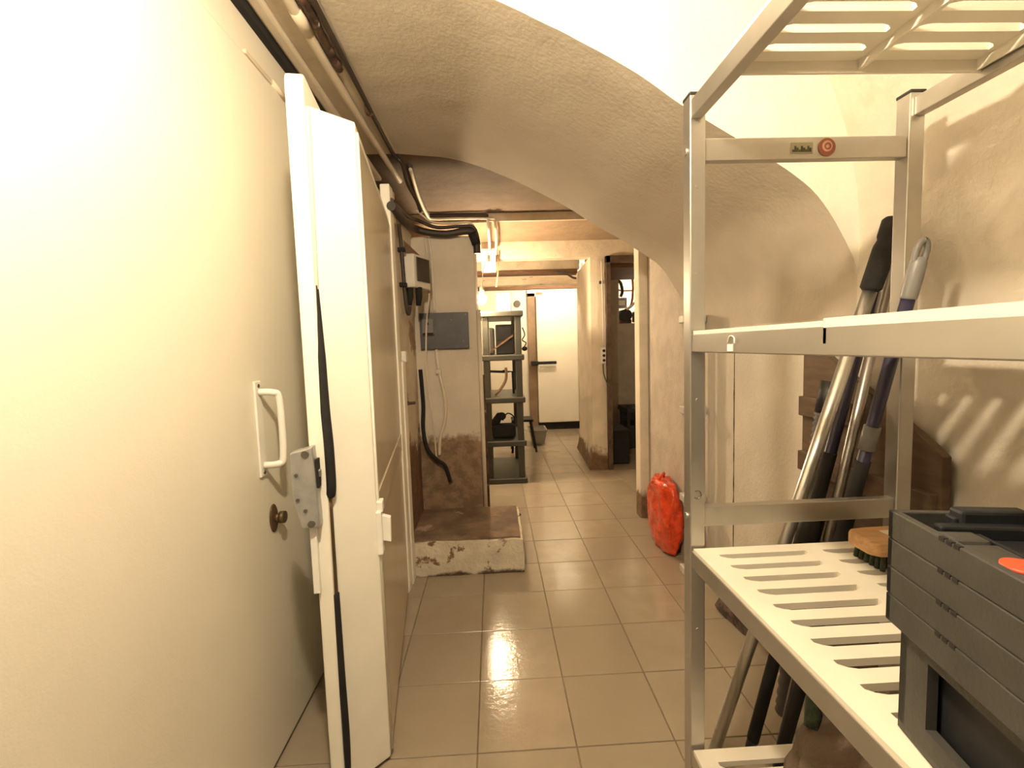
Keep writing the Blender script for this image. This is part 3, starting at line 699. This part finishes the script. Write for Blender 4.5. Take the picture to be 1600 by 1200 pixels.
# lower open crate: local x to the right, y towards camera is negative
bc = thing('plastic_crate', 'dark grey plastic crate with side opening at the bottom of the stack', 'crate', ORG); place_tree(bc, ORG)
bm = bmesh.new(); hb = .138
box(bm, .012, CW-.012, -CL+.012, -.012, 0, .012)
box(bm, .012, .024, -.060, -.012, .01, hb); box(bm, .012, .024, -CL+.012, -CL+.10, .01, hb); box(bm, .012, .024, -CL+.1, -.060, .01, .035); box(bm, .012, .024, -CL+.1, -.060, hb-.02, hb)
box(bm, CW-.024, CW-.012, -CL+.012, -.012, .01, hb); box(bm, .012, CW-.012, -.024, -.012, .01, hb); box(bm, .012, CW-.012, -CL+.012, -CL+.024, .01, hb)
local(bm, 'crate_walls', 'crate', bc)
bm = bmesh.new(); box(bm, .03, .034, -CL+.04, -.04, .014, hb-.01); local(bm, 'inner_lining', 'crated', bc)
def folded(first):
    t = thing('folded_crate', 'x', 'crate', ORG, 'folded grey crates stacked on the shelf')
    h = .0365
    bm = bmesh.new()
    box(bm, 0, .010, -CL, 0, 0, h-.0008, bev=.0015); box(bm, CW-.010, CW, -CL, 0, 0, h-.0008, bev=.0015)
    box(bm, 0, CW, -.010, 0, 0, h-.0008, bev=.0015); box(bm, 0, CW, -CL, -CL+.010, 0, h-.0008, bev=.0015)
    local(bm, 'rim', 'crate', t)
    bm = bmesh.new(); box(bm, .008, CW-.008, -CL+.008, -.008, .004, .014); local(bm, 'base', 'crated', t)
    bm = bmesh.new()
    for k in range(3): box(bm, -.0006, .004, -.094-.0105*k, -.0865-.0105*k, h-.0045, h+.0002)
    local(bm, 'latch_slots', 'black', t)
    return t
zs = [.139+.0365*k for k in range(4)]
names = ['lowest folded grey crate of the stack, resting on the open crate', 'second folded grey crate from the bottom of the stack', 'third folded grey crate, just under the top one', 'topmost grey crate of the stack with folded black walls and a red tag']
f0 = folded(True)
for k, z in enumerate(zs):
    if k == 0: t = f0
    else:
        t = f0.copy(); COL.objects.link(t)
        for ch in list(f0.children):
            c = ch.copy(); COL.objects.link(c); c.parent = t
    t['label'] = names[k]; place_tree(t, ORG+Vector((0, 0, z)))
    top = t
# on the topmost crate: ledge, folded walls and tag
bm = bmesh.new(); h = .0355
box(bm, .009, .050, -CL+.01, -.095, h-.012, h-.004, bev=.002); box(bm, .009, .046, -.095, -.066, h-.012, h-.0005, bev=.004)
local(bm, 'ledge', 'crate', top)
bm = bmesh.new(); box(bm, .076, CW-.012, -CL+.012, -.012, .012, .016); box(bm, .050, .055, -CL+.01, -.066, .012, h-.004); local(bm, 'folded_wall', 'crated', top)
bm = bmesh.new(); box(bm, .060, .135, -.032, -.010, .016, h+.010, bev=.004); box(bm, .155, CW-.01, -.032, -.010, .016, h+.010, bev=.004); box(bm, .055, CW-.01, -.028, -.012, .014, h+.0005, bev=.002); box(bm, .03, CW-.01, -.045, -.030, .014, h-.004, bev=.003)
local(bm, 'upright_lugs', 'crated', top)
bm = bmesh.new(); disc(bm, (.030, -.150, h-.003), .017, 'z', .004, 20); local(bm, 'red_tag', 'redtag', top)

# ------------------------------------------------------------------ brush, poles, board, sack
bs = thing('scrubbing_brush', 'wooden scrubbing brush with green bristles lying behind the crates', 'brush', (.88, .985, .834))
bm = bmesh.new()
poly = [(.795, .945), (.81, .93), (.85, .925), (.97, .925), (.985, .94), (.985, 1.01), (.97, 1.025), (.85, 1.025), (.81, 1.02), (.795, 1.005)]
prism(bm, poly, 'z', .868, .900, bev=.007)
o = obj('wooden_back', bm, 'wooden', bs); obj('paper_label', B(.86, .96, .95, .995, .8995, .9012), 'grid', bs)
bm = bmesh.new()
for i in range(10):
    for j in range(6): tube(bm, [(.825+.016*i, .94+.014*j, .869), (.825+.017*i-.004, .938+.0148*j, .8352)], .0055, 5)
bo = obj('bristles', bm, 'bristle', bs); bo['kind'] = 'stuff'

p1 = thing('mop_pole', 'bright silver mop pole with black foam grip leaning behind the shelf', 'pole', (.668, 1.392, 0))
A, Bq = Vector((.668, 1.392, .0)), Vector((1.082, 1.235, 1.652))
bm = T([A, A.lerp(Bq, .90)], .0175, 16); obj('tube', bm, 'steel', p1)
bm = tube(bmesh.new(), [A.lerp(Bq, t) for t in (.885, .89, .95, .955, .965, .97, .995, 1.0)], [.018, .026, .0265, .026, .022, .0255, .0265, .020], 16); obj('grip', bm, 'foam', p1)
p2 = thing('dark_broom_pole', 'dark navy broom handle standing directly behind the silver mop pole', 'pole', (.80, 1.40, 0))
A, Bq = Vector((.80, 1.405, .0)), Vector((1.135, 1.32, 1.60))
obj('shaft', T([A, A.lerp(Bq, .96)], .0165, 14), 'navy', p2); obj('end_cap', T([A.lerp(Bq, .955), Bq], .018, 14), 'blackp', p2)
obj('sleeve', T([A.lerp(Bq, .02), A.lerp(Bq, .62)], .0185, 12), 'black', p2)
obj('bracket', T([A.lerp(Bq, .40), A.lerp(Bq, .52)], .034, 10), 'blackp', p2)
p3 = thing('thin_silver_pole', 'thinner silver pole between the two dark handles', 'pole', (.86, 1.36, 0))
A, Bq = Vector((.865, 1.36, .0)), Vector((1.125, 1.26, 1.66))
obj('shaft', T([A, Bq], .0135, 14), 'dullsteel', p3); obj('tip', T([Bq, Bq+Vector((.0, 0, .012))], .012, 12), 'greytip', p3)
p4 = thing('blue_handle', 'dark blue handle with a grey hanging tip beside the rear shelf post', 'pole', (.86, 1.36, 0))
A, Bq = Vector((.845, 1.33, .0)), Vector((.994, 1.055, 1.545)); D = (Bq-A)
obj('shaft', T([A, A.lerp(Bq, .935)], .0145, 14), 'navy', p4)
obj('joint', T([A.lerp(Bq, .68), A.lerp(Bq, .72)], .019, 12), 'greytip', p4)
obj('lower_sleeve', T([A.lerp(Bq, .05), A.lerp(Bq, .66)], .018, 12), 'black', p4)
bm = tube(bmesh.new(), [A.lerp(Bq, t) for t in (.922, .925, .955, .975, .983)], [.016, .0172, .0178, .0165, .012], 14)
d = D.normalized(); c0 = A.lerp(Bq, .970); c1 = A.lerp(Bq, 1.006)
sd = Vector((1, 0, 0)) - d*d.x; sd.normalize()
loop = []
for k in range(25):
    a = 2*math.pi*k/24; loop.append((c0+c1)/2 + d*math.cos(a)*.030 + sd*math.sin(a)*.0125)
tube(bm, loop, .0072, 8, False); obj('hanging_tip', bm, 'greytip', p4)
ch = thing('corrugated_hose', 'grey corrugated hose hanging among the broom handles', 'hose', (1.0, 1.38, .0))
pts = smooth_path([(.97, 1.50, .03), (1.0, 1.48, .5), (1.03, 1.46, .85), (1.05, 1.44, 1.1)], 22)
bm = tube(bmesh.new(), pts, [.028 if i % 2 else .022 for i in range(len(pts))], 10); obj('hose', bm, 'chose', ch)
obj('hose_cuff', T([pts[-1], pts[-1]+Vector((.015, -.005, .10))], .027, 12), 'blackp', ch)
wb = thing('leaning_board', 'brown board with a slanting top edge leaning on the right wall behind poles', 'board', (1.14, 1.4, 0))
bm = prism(bmesh.new(), [(1.655, 0), (1.655, 1.345), (1.60, 1.335), (1.529, 1.273), (1.162, 1.061), (1.117, 1.029), (1.117, 0)], 'x', 1.125, 1.150, bev=.002); obj('panel', bm, 'board', wb)
obj('batten', B(1.105, 1.126, 1.125, 1.65, 1.06-.20, 1.06-.13, bev=.003), 'board', wb)
obj('batten', B(1.105, 1.126, 1.40, 1.65, 1.06, 1.13, bev=.003), 'board', wb)
def sack():
    bm = bmesh.new(); bmesh.ops.create_icosphere(bm, subdivisions=4, radius=1)
    for v in bm.verts:
        p = v.co.copy(); q = Vector((.765+.19*p.x, .80+.21*p.y, .40+.175*p.z*(1.05-.3*abs(p.x))))
        q += p*(.030*nz.noise(p*2.3)+.012*nz.noise(p*6))
        q.z = max(q.z, .306); v.co = q
    for f in bm.faces: f.smooth = True
    t = thing('brown_sack', 'crumpled brown cloth sack on the lowest metal shelf', 'sack', (.765, .80, .304)); obj('cloth', bm, 'cloth', t)
    bm = S([(.66, .92, .50), (.69, .95, .56), (.74, .95, .57), (.78, .93, .53)], .016, 8); obj('strap', bm, 'bristle', t)
sack()
# lump of dirt at the foot of the right wall
bm = rough_block(1.08, 1.18, 1.93, 2.22, 0, .12, 1, 1, 1, .03)
tag(obj('plaster_rubble', bm, 'rubble'), 'lump of crumbled dirty plaster at the foot of the right wall', 'rubble')
# near lamp, above the frame
nl = thing('ceiling_bulb', 'bare bulb on a cord above the front of the corridor', 'lamp', (NEAR_POS[0], NEAR_POS[1], NEAR_POS[2]))
obj('cord', T([(NEAR_POS[0], NEAR_POS[1], 2.41), (NEAR_POS[0], NEAR_POS[1], 2.745)], .005, 6), 'box', nl)
bm = bmesh.new(); ball(bm, NEAR_POS, .045, 1, 1, 1.1, 20); obj('glass_bulb', bm, 'bulb2', nl)
obj('socket', T([(NEAR_POS[0], NEAR_POS[1], 2.318), (NEAR_POS[0], NEAR_POS[1], 2.42)], .02, 12), 'box', nl)

bl = thing('back_room_bulb', 'bare bulb under the ceiling in front of the far cold room door', 'lamp', (.95, 6.5, 2.28))
bm = bmesh.new(); ball(bm, (.95, 6.5, 2.33), .045, 1, 1, 1.1, 20); obj('glass_bulb', bm, 'bulb3', bl)
obj('socket', T([(.95, 6.5, 2.378), (.95, 6.5, 2.42)], .02, 12), 'box', bl)
